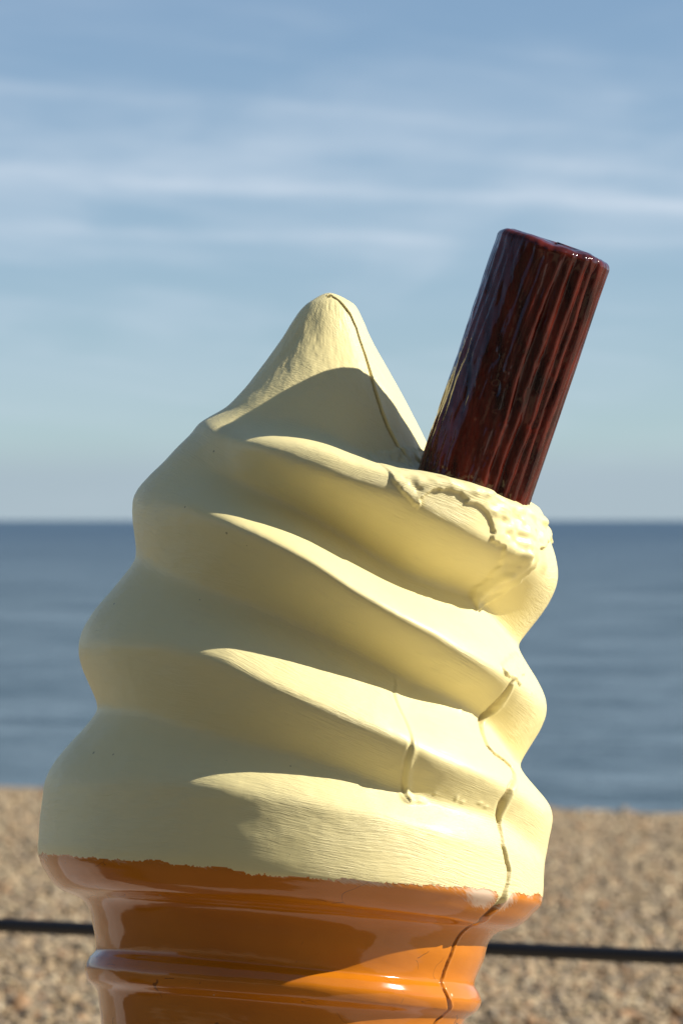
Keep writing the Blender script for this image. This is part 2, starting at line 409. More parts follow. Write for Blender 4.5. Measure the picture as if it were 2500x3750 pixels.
# ---------------------------------------------------------------- materials
def cream_material():
    m, k, b = material('cream_paint')
    uv = k.new('ShaderNodeUVMap', uv_map='stroke').outputs[0]
    s = k.new('ShaderNodeSeparateXYZ'); k.link(uv, s.inputs[0])
    u, v = s.outputs[0], s.outputs[1]
    tc = k.new('ShaderNodeTexCoord').outputs['Object']
    wob = k.noise(tc, 9.0, 2.0)
    vv = k.math('MULTIPLY_ADD', wob, 0.35, v)
    st1 = k.noise(k.vec(k.math('MULTIPLY', u, 2.2), k.math('MULTIPLY', vv, 26.0), 0.0), 1.0, 4.0, 0.6, 0.3)
    st2 = k.noise(k.vec(k.math('MULTIPLY', u, 6.0), k.math('MULTIPLY', vv, 60.0), 5.0), 1.0, 3.0, 0.6, 0.4)
    lump = k.noise(tc, 70.0, 3.0, 0.5)
    var = k.mapr(k.noise(tc, 6.0, 4.0, 0.6), 0.42, 0.64, 0.12, 1.0)
    h = k.math('ADD', k.math('MULTIPLY', st1, 0.75), k.math('MULTIPLY', st2, 0.35))
    h = k.math('ADD', k.math('MULTIPLY', h, var), k.math('MULTIPLY', lump, 0.18))
    bump(k, b, h, 0.0017, 1.0)
    c = k.mix(k.mapr(k.noise(tc, 6.0, 4.0, 0.6), 0.3, 0.7, 0, 1), (0.85, 0.735, 0.335, 1), (0.88, 0.775, 0.385, 1))
    # small dark specks and faint grime
    vor = k.new('ShaderNodeTexVoronoi'); vor.inputs['Scale'].default_value = 42.0; k.link(tc, vor.inputs['Vector'])
    rnd = k.new('ShaderNodeSeparateColor'); k.link(vor.outputs['Color'], rnd.inputs[0])
    sp = k.math('MULTIPLY', k.math('LESS_THAN', vor.outputs['Distance'], k.math('MULTIPLY', rnd.outputs[1], 0.075)),
                k.math('GREATER_THAN', rnd.outputs[0], 0.62))
    c = k.mix(k.math('MULTIPLY', sp, 0.55), c, (0.16, 0.12, 0.06, 1))
    gr = k.mapr(k.noise(k.vec(k.math('MULTIPLY', u, 1.3), k.math('MULTIPLY', vv, 9.0), 2.0), 1.0, 5.0, 0.65), 0.58, 0.80, 0.0, 0.16)
    c = k.mix(gr, c, (0.50, 0.44, 0.28, 1))
    # dirt caught in the mould seam
    at = k.new('ShaderNodeAttribute', attribute_name='grime')
    c = k.mix(at.outputs['Fac'], c, (0.46, 0.36, 0.15, 1))
    k.link(c, b.inputs['Base Color'])
    k.link(k.mapr(st1, 0.3, 0.7, 0.40, 0.52), b.inputs['Roughness'])
    b.inputs['Specular IOR Level'].default_value = 0.45
    b.inputs['Coat Weight'].default_value = 0.10
    b.inputs['Coat Roughness'].default_value = 0.30
    return m

def cone_material():
    m, k, b = material('orange_gloss_paint')
    uv = k.new('ShaderNodeUVMap', uv_map='stroke').outputs[0]
    s = k.new('ShaderNodeSeparateXYZ'); k.link(uv, s.inputs[0])
    u, v = s.outputs[0], s.outputs[1]
    tc = k.new('ShaderNodeTexCoord').outputs['Object']
    c = k.mix(k.mapr(k.noise(tc, 5.0, 4.0, 0.6), 0.3, 0.7, 0, 1), (0.50, 0.15, 0.006, 1), (0.61, 0.20, 0.010, 1))
    # scuffs: thin dark scratches, tiny pale chips, rubbed patches of cream near the painted line
    wv = k.new('ShaderNodeTexVoronoi'); wv.feature = 'DISTANCE_TO_EDGE'; wv.inputs['Scale'].default_value = 11.0
    dn = k.new('ShaderNodeTexNoise'); dn.inputs['Scale'].default_value = 9.0; dn.inputs['Detail'].default_value = 3.0; k.link(tc, dn.inputs['Vector'])
    wv_in = k.mix(0.16, tc, dn.outputs['Color'], 'ADD'); k.link(wv_in, wv.inputs['Vector'])
    scr = k.math('MULTIPLY', k.math('LESS_THAN', wv.outputs['Distance'], 0.004), k.math('GREATER_THAN', k.noise(tc, 21.0, 3.0), 0.57))
    c = k.mix(k.math('MULTIPLY', scr, 0.65), c, (0.07, 0.03, 0.01, 1))
    vor = k.new('ShaderNodeTexVoronoi'); vor.inputs['Scale'].default_value = 60.0; k.link(tc, vor.inputs['Vector'])
    rnd = k.new('ShaderNodeSeparateColor'); k.link(vor.outputs['Color'], rnd.inputs[0])
    sp = k.math('MULTIPLY', k.math('LESS_THAN', vor.outputs['Distance'], k.math('MULTIPLY', rnd.outputs[1], 0.16)),
                k.math('GREATER_THAN', rnd.outputs[0], 0.88))
    c = k.mix(k.math('MULTIPLY', sp, 0.8), c, k.mix(rnd.outputs[2], (0.07, 0.04, 0.02, 1), (0.75, 0.6, 0.35, 1)))
    smear = k.new('ShaderNodeAttribute', attribute_name='smear').outputs['Fac']
    tex = k.noise(k.vec(k.math('MULTIPLY_ADD', v, 1.2, k.math('MULTIPLY', u, 5.0)), k.math('MULTIPLY_ADD', u, -10.0, k.math('MULTIPLY', v, 26.0)), 0.0), 1.0, 4.0, 0.65)
    sm = k.mapr(k.math('ADD', smear, k.math('MULTIPLY', k.math('SUBTRACT', tex, 0.5), 1.5)), 0.32, 0.80, 0.0, 0.80)
    c = k.mix(sm, c, (0.74, 0.60, 0.44, 1))
    at = k.new('ShaderNodeAttribute', attribute_name='grime')
    c = k.mix(at.outputs['Fac'], c, (0.16, 0.08, 0.03, 1))
    k.link(c, b.inputs['Base Color'])
    ro = k.mapr(k.noise(tc, 22.0, 4.0, 0.6), 0.35, 0.7, 0.05, 0.15)
    k.link(k.math('ADD', ro, k.math('MULTIPLY', sm, 0.5)), b.inputs['Roughness'])
    b.inputs['Specular IOR Level'].default_value = 0.5
    st = k.noise(k.vec(k.math('MULTIPLY', u, 1.5), k.math('MULTIPLY', v, 14.0), 0.0), 1.0, 3.0)
    h = k.math('ADD', k.math('MULTIPLY', st, 0.3), k.math('MULTIPLY', k.noise(tc, 28.0, 3.0), 0.35))
    bump(k, b, h, 0.0008, 0.55)
    return m

def flake_material():
    m, k, b = material('maroon_gloss_paint')
    tc = k.new('ShaderNodeTexCoord').outputs['Object']
    s = k.new('ShaderNodeSeparateXYZ'); k.link(tc, s.inputs[0])
    ln = k.vec(k.math('MULTIPLY', s.outputs[0], 60.0), k.math('MULTIPLY', s.outputs[1], 60.0), k.math('MULTIPLY', s.outputs[2], 7.0))
    c = k.mix(k.mapr(k.noise(ln, 1.0, 4.0, 0.6), 0.35, 0.68, 0, 1), (0.016, 0.003, 0.002, 1), (0.120, 0.016, 0.008, 1))
    k.link(c, b.inputs['Base Color'])
    b.inputs['Roughness'].default_value = 0.10
    b.inputs['Specular IOR Level'].default_value = 0.42
    b.inputs['Coat Weight'].default_value = 0.0
    b.inputs['Coat Roughness'].default_value = 0.06
    h = k.math('ADD', k.math('MULTIPLY', k.noise(ln, 1.0, 3.0, 0.5), 0.8), k.math('MULTIPLY', k.noise(tc, 90.0, 2.0), 0.35))
    bump(k, b, h, 0.0024, 0.75)
    return m

M_CREAM = cream_material(); M_CONE = cone_material(); M_FLAKE = flake_material()

# ---------------------------------------------------------------- the big ice cream cone sign
sign = bpy.data.objects.new('ice_cream_sign', None)
link(sign)
sign['label'] = 'giant painted ice cream cone with swirl and maroon chocolate stick in front of beach'
sign['category'] = 'ice cream sign'
sign.empty_display_size = 0.2
from mathutils import Matrix
sign.matrix_world = Matrix(((EX[0], -EF[0], AX[0], P0[0]), (EX[1], -EF[1], AX[1], P0[1]), (EX[2], -EF[2], AX[2], P0[2]), (0, 0, 0, 1)))

NF, NB = 590, 100
th, RG, PH = surface(NF, NB)
rows_h = np.concatenate([np.arange(-1460, -110, 9.0), np.arange(-110, 270, 2.0), np.arange(270, 1500, 2.9),
                         np.arange(1500, 1590, 2.0), np.arange(1590, 1606.6, 0.7), [1606.6]])
ri = (rows_h-HF[0])
i0 = np.clip(np.floor(ri).astype(int), 0, len(HF)-2); ft = np.clip(ri-i0, 0, 1)
R = (RG[:, i0]*(1-ft)+RG[:, i0+1]*ft).T          # rows x cols
PHS = (PH[:, i0]*(1-ft)+PH[:, i0+1]*ft).T
TH, HH = np.meshgrid(th, rows_h)
DEG = np.degrees(TH); DEG = np.where(DEG > 270, DEG-360, DEG)
ARC = np.radians(DEG)*500.0                       # arc length in local units

def smooth(a, b, x):
    t = np.clip((x-a)/(b-a), 0, 1); return t*t*(3-2*t)

def poly_dist(px, py, pts):
    """signed side and distance from grid points to a polyline; also a coverage 0..1 along it"""
    best = np.full(px.shape, 1e9); side = np.zeros(px.shape); tt = np.zeros(px.shape)
    for k in range(len(pts)-1):
        ax, ay = pts[k]; bx, by = pts[k+1]
        dx_, dy_ = bx-ax, by-ay
        t = np.clip(((px-ax)*dx_+(py-ay)*dy_)/(dx_*dx_+dy_*dy_+1e-9), 0, 1)
        d = np.hypot(px-ax-t*dx_, py-ay-t*dy_)
        s_ = np.sign((px-ax)*dy_-(py-ay)*dx_)
        m = d < best
        best[m] = d[m]; side[m] = s_[m]; tt[m] = k+t[m]
    return best, side, tt

def inside(px, py, poly):
    r = np.zeros(px.shape, bool); n = len(poly)
    for k in range(n):
        x1, y1 = poly[k]; x2, y2 = poly[(k+1) % n]
        c = ((y1 > py) != (y2 > py)) & (px < (x2-x1)*(py-y1)/(y2-y1+1e-12)+x1)
        r ^= c
    return r

rad5 = math.radians(1)*500
def P(pts): return [(-a*rad5, h) for a, h in pts]          # x to the right as seen from the front
X_ = -ARC
grime = np.zeros_like(R)
# mould seam: runs from the tip down the right front to the foot of the cone
SEAM = [(98, 1592), (85.5, 1597), (68.5, 1585), (58.3, 1566), (50.4, 1547), (47.2, 1518), (49.5, 1479), (52.2, 1439), (54.6, 1400), (55.6, 1362),
        (53.8, 1312), (51, 1276), (48, 1244), (45, 1209), (42, 1150), (39.5, 1070), (38.5, 980), (37, 900), (35, 850),
        (33, 800), (31.8, 740), (34.6, 697), (33.8, 658), (33.5, 634), (34.4, 620),
        (35.8, 598), (37.2, 577), (38.2, 553), (36.7, 537), (33.0, 527), (30.6, 514), (31, 500), (32.7, 486), (36.4, 463), (37.2, 431),
        (36.8, 407), (36.2, 385), (36.3, 361), (36.9, 335), (35.4, 302), (33.8, 279), (33.9, 260), (34.6, 230), (34.5, 196), (35.8, 174),
        (32.7, 154), (33.8, 135), (35.2, 105), (35.7, 70), (35.8, 34), (36.9, 10), (35.8, -11), (32.9, -31), (31.6, -51), (33.8, -70),
        (35, -120), (35, -700), (35, -1460)]
near = (np.abs(DEG-42) < 62)
SD = np.full(R.shape, 1e3); SS = np.zeros(R.shape)
d_, s_, t_ = poly_dist(X_[near], HH[near], P(SEAM))
SD[near] = d_; SS[near] = s_
jag = (fbm(X_/9.0, HH/9.0, 5)-0.5)
right = (-SS > 0)                                  # right-hand shell
sgn = np.where(X_ > np.interp(HH, [h for a, h in SEAM[::-1]], [-a*rad5 for a, h in SEAM[::-1]]), 1.0, -1.0)
wide = (np.exp(-((HH-640)/38)**2)*4.8+np.exp(-((HH-432)/34)**2)*4.8+np.exp(-((HH-200)/30)**2)*5
        + np.exp(-((HH-1330)/90)**2)*3.0)
w0 = 3.2+wide
s2 = SD*sgn+jag*3.0
groove = -np.exp(-((s2+w0*0.25)/w0)**2)*(6.5+wide*1.0)
lip = np.exp(-((s2-w0*1.15)/(3.0+w0*0.6))**2)*(3.6+wide*0.35)
fade_melt = 1-smooth(850, 900, HH)*smooth(1225, 1200, HH)
fade_melt = fade_melt*(1-smooth(695, 710, HH)*smooth(1000, 960, HH))
R += (groove+lip)*fade_melt
R += np.clip(1-np.abs(SD)/60, 0, 1)*(sgn > 0)*2.0*fade_melt*(HH > 250)
grime = np.maximum(grime, np.exp(-((s2+w0*0.3)/(w0*0.75))**2)*0.8*fade_melt*(0.6+0.7*fbm(X_/6, HH/14, 9)))
# a long run of paint and its blob on the third roll
SCAR = [(63.6, 700), (63.8, 665), (65.5, 638), (65.5, 614), (64.9, 581), (64.7, 550), (64.9, 523), (65.0, 494), (64.2, 463), (63.3, 438), (63.0, 418)]
m = (np.abs(DEG-65) < 12) & (HH > 380) & (HH < 740)
d_, s_, t_ = poly_dist(X_[m], HH[m], P(SCAR))
x0 = np.interp(HH[m], [h for a, h in SCAR[::-1]], [-a*rad5 for a, h in SCAR[::-1]])
side = np.where(X_[m] > x0, 1.0, -1.0)
amp = smooth(700, 650, HH[m])*(0.45+0.55*smooth(560, 500, HH[m]))
R[m] += (np.exp(-(d_/8.0)**2)*5.2-np.exp(-((d_*side+7)/3.8)**2)*6.0)*amp
def blob(a, h, ra, rh, amp_, p=2.0):
    dx_ = (X_+a*rad5)/ra; dy_ = (HH-h)/rh
    global R
    R = R+amp_*np.exp(-(dx_*dx_+dy_*dy_)**(p/2))
blob(63.0, 411, 10, 9, 11.0); blob(60.2, 411, 16, 7, 9); blob(63.8, 418, 6, 8, 4)
for a, h, ra, rh, am in [(50.4, 424, 4, 6, 2.5), (48.6, 419, 6, 3, 2.5), (43.6, 421, 7, 3, 2.5), (41.5, 415, 6, 3, 2.5), (43, 631, 5, 7, 2.2),
                         (48, 684, 12, 3, 1.2), (35.0, 772, 4, 9, 3.0), (56, 430, 5, 3, 1.5), (23, 690, 4, 3, 2.5)]:
    blob(a, h, ra, rh, am)
def ledge(poly, height, soft=5.0, base=5.0):
    """a skin of filler laid over the surface: full height inside the outline, short steep edge"""
    xs = [p[0] for p in poly]; hs = [p[1] for p in poly]
    m = (DEG > min(xs)-8) & (DEG < max(xs)+8) & (HH > min(hs)-30) & (HH < max(hs)+30)
    q = P(poly); px = X_[m]+(fbm(X_[m]/16, HH[m]/16, 31)-0.5)*16; py = HH[m]+(fbm(X_[m]/16, HH[m]/16, 57)-0.5)*16
    d, _, _ = poly_dist(px, py, q+[q[0]])
    ins = inside(px, py, q)
    sd = np.where(ins, d, -d)
    return m, smooth(-1.0, soft, sd), smooth(0, 40, sd)
MELT = [(74, 1135), (71.5, 1096), (70.5, 1084), (68, 1074), (65.8, 1048), (65, 1078), (63.5, 1090), (59.5, 1097), (56, 1094), (54, 1080), (51, 1072),
        (48.6, 1060), (46.4, 1042), (45.9, 1019), (45.4, 1003), (42, 996), (40.5, 978), (36.5, 932), (36.5, 900), (33.5, 862), (28, 880), (27.5, 905),
        (28.5, 950), (28, 1000), (21, 1035), (10, 1055), (-4, 1062), (-14, 1090), (-20, 1200), (0, 1250), (40, 1235), (68, 1200)]
m, a1, a2 = ledge(MELT, 6)
nz = fbm(X_[m]/34, HH[m]/26, 3, 2)
nz2 = fbm(X_[m]/24, HH[m]/13, 13, 2)
pit = np.clip(0.34-nz2, 0, 1)*30
R[m] += a1*8.0+a2*((nz-0.45)*24.0-pit*0.3)
R[m] += np.exp(-((DEG[m]-33.5)/2.0)**2)*smooth(865, 895, HH[m])*smooth(1080, 1000, HH[m])*15
R[m] += np.exp(-((DEG[m]-29.0)/1.6)**2)*smooth(905, 935, HH[m])*smooth(1080, 1010, HH[m])*11
R[m] += np.exp(-((DEG[m]-22.0-(HH[m]-1000)*0.02)/2.2)**2)*smooth(955, 990, HH[m])*smooth(1090, 1040, HH[m])*9
grime[m] = np.maximum(grime[m], a2*np.clip(0.27-nz2, 0, 1)*3.0)
KNOB = [(14, 790), (28.5, 768), (35.4, 752), (39.2, 730), (38.4, 716), (34.6, 708), (31, 698), (28.2, 718), (21, 752)]
m, a1, a2 = ledge(KNOB, 5)
R[m] += a1*5.5+a2*(fbm(X_[m]/12, HH[m]/12, 8)-0.4)*18
for a, h, ra, rh, am in [(33.6, 712, 8, 7, 6), (37.6, 722, 7, 7, 4), (20, 768, 14, 10, 3)]: blob(a, h, ra, rh, am)
# gentle hand-made unevenness
R += (fbm(X_/140, HH/90, 77, 2)-0.5)*5.0*smooth(250, 330, HH)*smooth(1600, 1480, HH)
R += (fbm(X_/34, HH/22, 78, 2)-0.5)*1.5*smooth(250, 330, HH)*smooth(1606, 1560, HH)
R += (fbm(X_/60, HH/40, 79, 2)-0.5)*1.6*smooth(300, 200, HH)
R[-1, :] = 1.2

# painted boundary between cream and cone
PB = [(-60, 240), (0, 243), (13.8, 240), (28.9, 232), (35.5, 230), (41.2, 233), (50.7, 231), (56.5, 228), (62.4, 225), (69.3, 223), (76, 223), (83.5, 221),
      (90.1, 217), (96.9, 218), (104.5, 226), (113.2, 226), (123.6, 229), (132.6, 229), (148, 233), (168.8, 240), (200, 240), (270, 236)]
pb = np.interp(DEG, [p[0] for p in PB], [p[1] for p in PB])
rag = smooth(0.45, 0.62, fbm(X_/60, HH*0, 45, 2))
pb = pb+(fbm(X_/26, HH*0+1.5, 41, 3)-0.5)*13+(fbm(X_/5, HH*0+4, 43, 2)-0.5)*2.5+(fbm(X_/3.0, HH/8, 42, 2)-0.5)*8*rag
# cream dragged down over the seam and scrubbed to its left
tongue = np.exp(-((DEG-(34.5+(230-HH)*0.02))/2.0)**2)
pb = pb-tongue*34
cream_v = HH > pb
R += np.where(cream_v, 1.3, 0.0)*smooth(150, 260, HH)
sm_a = np.exp(-((DEG-43+(225-HH)*0.08)/6.0)**2)*smooth(172, 214, HH)*1.0
sm_b = np.exp(-((DEG-33)/5)**2)*smooth(168, 215, HH)*0.8
sm_c = np.exp(-((DEG-75)/9)**2)*smooth(205, 222, HH)*0.75
sm_d = np.exp(-((HH-150)/9)**2)*smooth(30, 8, DEG)*0.75
smear = np.clip(np.maximum.reduce([sm_a, sm_b, sm_c, sm_d, smooth(206, 236, HH)*(0.28+0.25*rag)]), 0, 1)

nr, nc = R.shape
V = to_local_xyz(TH, HH, R)
UV = np.stack([np.where(TH > np.pi*1.5, TH-2*np.pi, TH)*4.2, PHS], -1)
idx = np.arange(nr*nc).reshape(nr, nc)
a = idx[:-1]; b_ = np.roll(idx, -1, 1)[:-1]; c = np.roll(idx, -1, 1)[1:]; d = idx[1:]
quads = np.stack([a, d, c, b_], -1).reshape(-1, 4)
face_cream = (cream_v[:-1] & cream_v[1:]).reshape(-1)
attrs = {'grime': np.clip(grime, 0, 1).ravel(), 'smear': smear.ravel()}

def sub_mesh(name, sel, mat, label=None, cap=False):
    q = quads[sel]; used = np.unique(q); rm = np.full(nr*nc, -1); rm[used] = np.arange(len(used))
    o = mesh_obj(name, V.reshape(-1, 3)[used], rm[q], None, mat, sign, True, UV.reshape(-1, 2)[used],
                 {k_: v_[used] for k_, v_ in attrs.items()})
    if label: o['label'] = label
    return o
ice = sub_mesh('whipped_ice_cream', face_cream, M_CREAM)
cone = sub_mesh('wafer_cone', ~face_cream, M_CONE)
# closing button at the apex
top = V[-1]
capv = np.concatenate([top, [top.mean(0)+[0, 0, 0.0002]]])
capt = [[k_, nc, (k_+1) % nc] for k_ in range(nc)]
bm_cap = mesh_obj('tip', capv, None, capt, M_CREAM, sign, True, np.zeros((nc+1, 2)), {'grime': np.zeros(nc+1)})

# chocolate stick: a bent-bark cylinder with long flutes
def ray(X, Y, depth): return np.array([(X-784)/8820.0*depth, depth, 1.25-(Y-1195)/8820.0*depth])
FLAKE_BASE = ray(1066, 1180, 4.2-65*S)
FLAKE_TOP = ray(1276, 563, 4.2-108*S)
def flake():
    ax = FLAKE_TOP-FLAKE_BASE; L = np.linalg.norm(ax); ax = ax/L
    right_ = np.cross(np.array([0, 1, 0]), ax); right_ /= np.linalg.norm(right_)
    back = np.cross(ax, right_)
    nphi, nl = 320, 240
    phi = np.linspace(0, 2*np.pi, nphi, endpoint=False)       # 0 right, 90 front
    Lu = L/S
    prof = []                                                  # (axial, radial scale)
    t = np.linspace(-62, Lu-18, nl)
    prof = [(x, 1.0) for x in t]
    for q in np.linspace(0, np.pi/2, 14)[1:]:
        prof.append((Lu-18+18*np.sin(q), 1-(18/135.0)*(1-np.cos(q))))
    for rr in (0.80, 0.72, 0.62, 0.45, 0.25, 0.08, 0.005): prof.append((Lu+2+3*(1-rr), rr))
    prof = np.array(prof)
    PHI, LL = np.meshgrid(phi, prof[:, 0]); _, RS = np.meshgrid(phi, prof[:, 1])
    D = np.degrees(PHI)
    D = np.where(D > 270, D-360, D)
    tw = D+(fbm(LL/170, LL*0, 4, 2)-0.5)*5+(fbm(D/30, LL/120, 14, 2)-0.5)*5
    # flutes: centre (deg), half width, depth
    rr = np.full(PHI.shape, 133.0)
    for cdeg, wd, dp in [(14, 3, 3), (25, 2.5, 2.5), (39, 3.6, 15), (52, 3.2, 9), (66, 4.2, 11), (80, 3.6, 9), (92, 3.6, 6), (103, 4, 5), (116, 6, 3.5), (131, 4, 3),
                         (143, 6, 4), (154, 3.5, 3), (165, 4, 3), (-8, 4, 4), (-22, 5, 5), (-40, 5, 6), (-60, 6, 5), (200, 5, 4), (220, 5, 4), (245, 5, 5)]:
        vary = 0.55+0.8*fbm(LL/150+cdeg, LL*0+cdeg, 21, 2)
        vary = vary*(1-0.65*smooth(Lu-45, Lu-8, LL))
        rr -= dp*vary*np.exp(-((tw-cdeg)/wd)**2)
    rr += (fbm(tw/5.0, LL/260, 6, 2)-0.5)*3.0+(fbm(tw/9.0, LL/90, 66, 3)-0.5)*7.0*smooth(60, 90, D)
    pits = fbm(D/8.0, LL/30.0, 9, 2)
    pm = np.clip(1-np.abs(LL-260)/300, 0, 1)*smooth(150, 90, D)*smooth(30, 60, D)*0.35
    rr -= np.clip(pits-0.60, 0, 1)*40*pm
    rr += np.clip(0.36-pits, 0, 1)*26*pm
    rr += (fbm(D/4.0, LL/8.0, 91, 2)-0.5)*6*np.clip(1-(LL-0)/110, 0, 1)
    rr += (fbm(D/14.0, LL*0, 71, 2)-0.5)*4*smooth(Lu-40, Lu, LL)
    rr = np.where(RS < 0.7, 133, rr)*RS
    lift = (fbm(D/16, LL*0+3, 51, 2)-0.5)*9*smooth(Lu-60, Lu, LL)
    pos = (FLAKE_BASE+(LL+lift)[..., None]*S*ax+(rr*np.cos(PHI))[..., None]*S*right_-(rr*np.sin(PHI))[..., None]*S*back)
    n1, n2 = PHI.shape
    idx = np.arange(n1*n2).reshape(n1, n2)
    q = np.stack([idx[:-1], np.roll(idx, -1, 1)[:-1], np.roll(idx, -1, 1)[1:], idx[1:]], -1).reshape(-1, 4)
    Mi = np.array(sign.matrix_world.inverted())
    p = pos.reshape(-1, 3); p = p@Mi[:3, :3].T+Mi[:3, 3]
    o = mesh_obj('chocolate_stick', p, q, None, M_FLAKE, sign)
    return o
choc = flake()

# foot: heavy dark base the cone is bolted to
m_, k_, b2 = material('black_metal')
b2.inputs['Base Color'].default_value = (0.012, 0.012, 0.013, 1); b2.inputs['Roughness'].default_value = 0.5
tcb = k_.new('ShaderNodeTexCoord').outputs['Object']
bump(k_, b2, k_.noise(tcb, 120.0, 3.0), 0.0006, 0.5)
M_BLACK = m_
def lathe(name, prof, mat, parent, n=48, center=(0, 0, 0)):
    vs = []; qs = []
    for z, r in prof:
        for k in range(n):
            t = 2*math.pi*k/n; vs.append((center[0]+r*math.cos(t), center[1]+r*math.sin(t), center[2]+z))
    for i in range(len(prof)-1):
        for k in range(n):
            qs.append((i*n+k, i*n+(k+1) % n, (i+1)*n+(k+1) % n, (i+1)*n+k))
    return mesh_obj(name, vs, qs, None, mat, parent, False)
foot = lathe('base_plate', [(-0.004, 0.002), (-0.004, 0.19), (0.055, 0.19), (0.065, 0.18), (0.065, 0.002)], M_BLACK, None, 48)
foot.location = (-0.127, 4.108, 0.009)
foot.parent = sign
foot.matrix_parent_inverse = sign.matrix_world.inverted()

# ---------------------------------------------------------------- promenade, beach, sea
NV = np.array([0.5145, 0.8575]); TV = np.array([0.8575, -0.5145])      # out to sea, along the shore
def at(s, t, z): p = NV*s+TV*t; return (p[0], p[1], z)
S_EDGE, S_SHORE, Z_SEA = 7.55, 38.6, -2.04
def beach_z(s): return -0.32-(s-8.2)*(1.72/30.4)

m_, k_, b2 = material('concrete')
tcb = k_.new('ShaderNodeTexCoord').outputs['Object']
k_.link(k_.mix(k_.mapr(k_.noise(tcb, 3.0, 6.0, 0.6), 0.3, 0.7, 0, 1), (0.30, 0.23, 0.15, 1), (0.38, 0.30, 0.20, 1)), b2.inputs['Base Color'])
b2.inputs['Roughness'].default_value = 0.85
bump(k_, b2, k_.noise(tcb, 60.0, 5.0, 0.65), 0.002, 0.6)
M_CONC = m_
# promenade slab: top, seaward face
T0, T1 = -60.0, 60.0
vs = [at(-60, T0, 0), at(-60, T1, 0), at(S_EDGE, T1, 0), at(S_EDGE, T0, 0), at(S_EDGE, T0, -1.2), at(S_EDGE, T1, -1.2)]
pr = mesh_obj('promenade', vs, [(0, 1, 2, 3), (3, 2, 5, 4)], None, M_CONC, None, False)
pr['kind'] = 'structure'
# a pale flagged footpath along the promenade, dark asphalt on its land side
def strip(name, s0, s1, z, mat):
    o = mesh_obj(name, [at(s0, T0, z), at(s0, T1, z), at(s1, T1, z), at(s1, T0, z)], [(0, 1, 2, 3)], None, mat, None, False)
    o['kind'] = 'structure'
    return o
m_, k_, b2 = material('pale_flagstone')
tcb = k_.new('ShaderNodeTexCoord').outputs['Object']
k_.link(k_.mix(k_.mapr(k_.noise(tcb, 4.0, 6.0, 0.6), 0.3, 0.7, 0, 1), (0.46, 0.41, 0.35, 1), (0.60, 0.55, 0.47, 1)), b2.inputs['Base Color'])
b2.inputs['Roughness'].default_value = 0.8
strip('footpath', 3.05, 4.15, 0.004, m_)
m_, k_, b2 = material('asphalt')
tcb = k_.new('ShaderNodeTexCoord').outputs['Object']
k_.link(k_.mix(k_.mapr(k_.noise(tcb, 30.0, 6.0, 0.6), 0.3, 0.7, 0, 1), (0.045, 0.043, 0.040, 1), (0.075, 0.070, 0.064, 1)), b2.inputs['Base Color'])
b2.inputs['Roughness'].default_value = 0.9
strip('road', -0.3, 3.05, 0.004, m_)

rng = np.random.default_rng(7)
PAL = np.array([(0.46, 0.36, 0.25), (0.38, 0.30, 0.21), (0.55, 0.46, 0.34), (0.30, 0.25, 0.19), (0.60, 0.53, 0.42),
                (0.42, 0.27, 0.16), (0.20, 0.17, 0.14), (0.48, 0.40, 0.31), (0.34, 0.29, 0.24), (0.66, 0.60, 0.50)])
PW = np.array([3, 3, 2.5, 2, 1.2, 1.5, 1.0, 3, 2, 0.7]); PW = PW/PW.sum()

m_, k_, b2 = material('shingle_ground')
tcb = k_.new('ShaderNodeTexCoord').outputs['Object']
vor = k_.new('ShaderNodeTexVoronoi'); vor.inputs['Scale'].default_value = 30.0; k_.link(tcb, vor.inputs['Vector'])
rc = k_.new('ShaderNodeSeparateColor'); k_.link(vor.outputs['Color'], rc.inputs[0])
cc = k_.ramp(rc.outputs[0], [(0.0, (0.12, 0.095, 0.06)), (0.3, (0.28, 0.21, 0.135)), (0.7, (0.36, 0.28, 0.185)), (1.0, (0.48, 0.39, 0.28))])
k_.link(cc, b2.inputs['Base Color']); b2.inputs['Roughness'].default_value = 0.9
bump(k_, b2, k_.math('MULTIPLY', vor.outputs['Distance'], -1.0), 0.05, 1.0)
M_SHING = m_
# beach sheet, gently uneven, running under the sea
ss = np.concatenate([np.arange(S_EDGE, 46, 0.35), [60, 120]]); ts = np.concatenate([[-2500, -300], np.arange(-26, 26.1, 0.35), [300, 2500]])
SSg, TTg = np.meshgrid(ss, ts, indexing='ij')
und = (fbm(SSg/2.2+50, TTg/3.0+50, 3, 3)-0.5)*0.10*smooth(38, 26, SSg)
zz_ = beach_z(SSg)+und-np.clip(SSg-S_SHORE, 0, 100)*0.05
pv = np.stack([NV[0]*SSg+TV[0]*TTg, NV[1]*SSg+TV[1]*TTg, zz_], -1)
ix = np.arange(SSg.size).reshape(SSg.shape)
bq = np.stack([ix[:-1, :-1], ix[:-1, 1:], ix[1:, 1:], ix[1:, :-1]], -1).reshape(-1, 4)[:, ::-1]
beach = mesh_obj('beach', pv.reshape(-1, 3), bq, None, M_SHING)
beach['kind'] = 'structure'

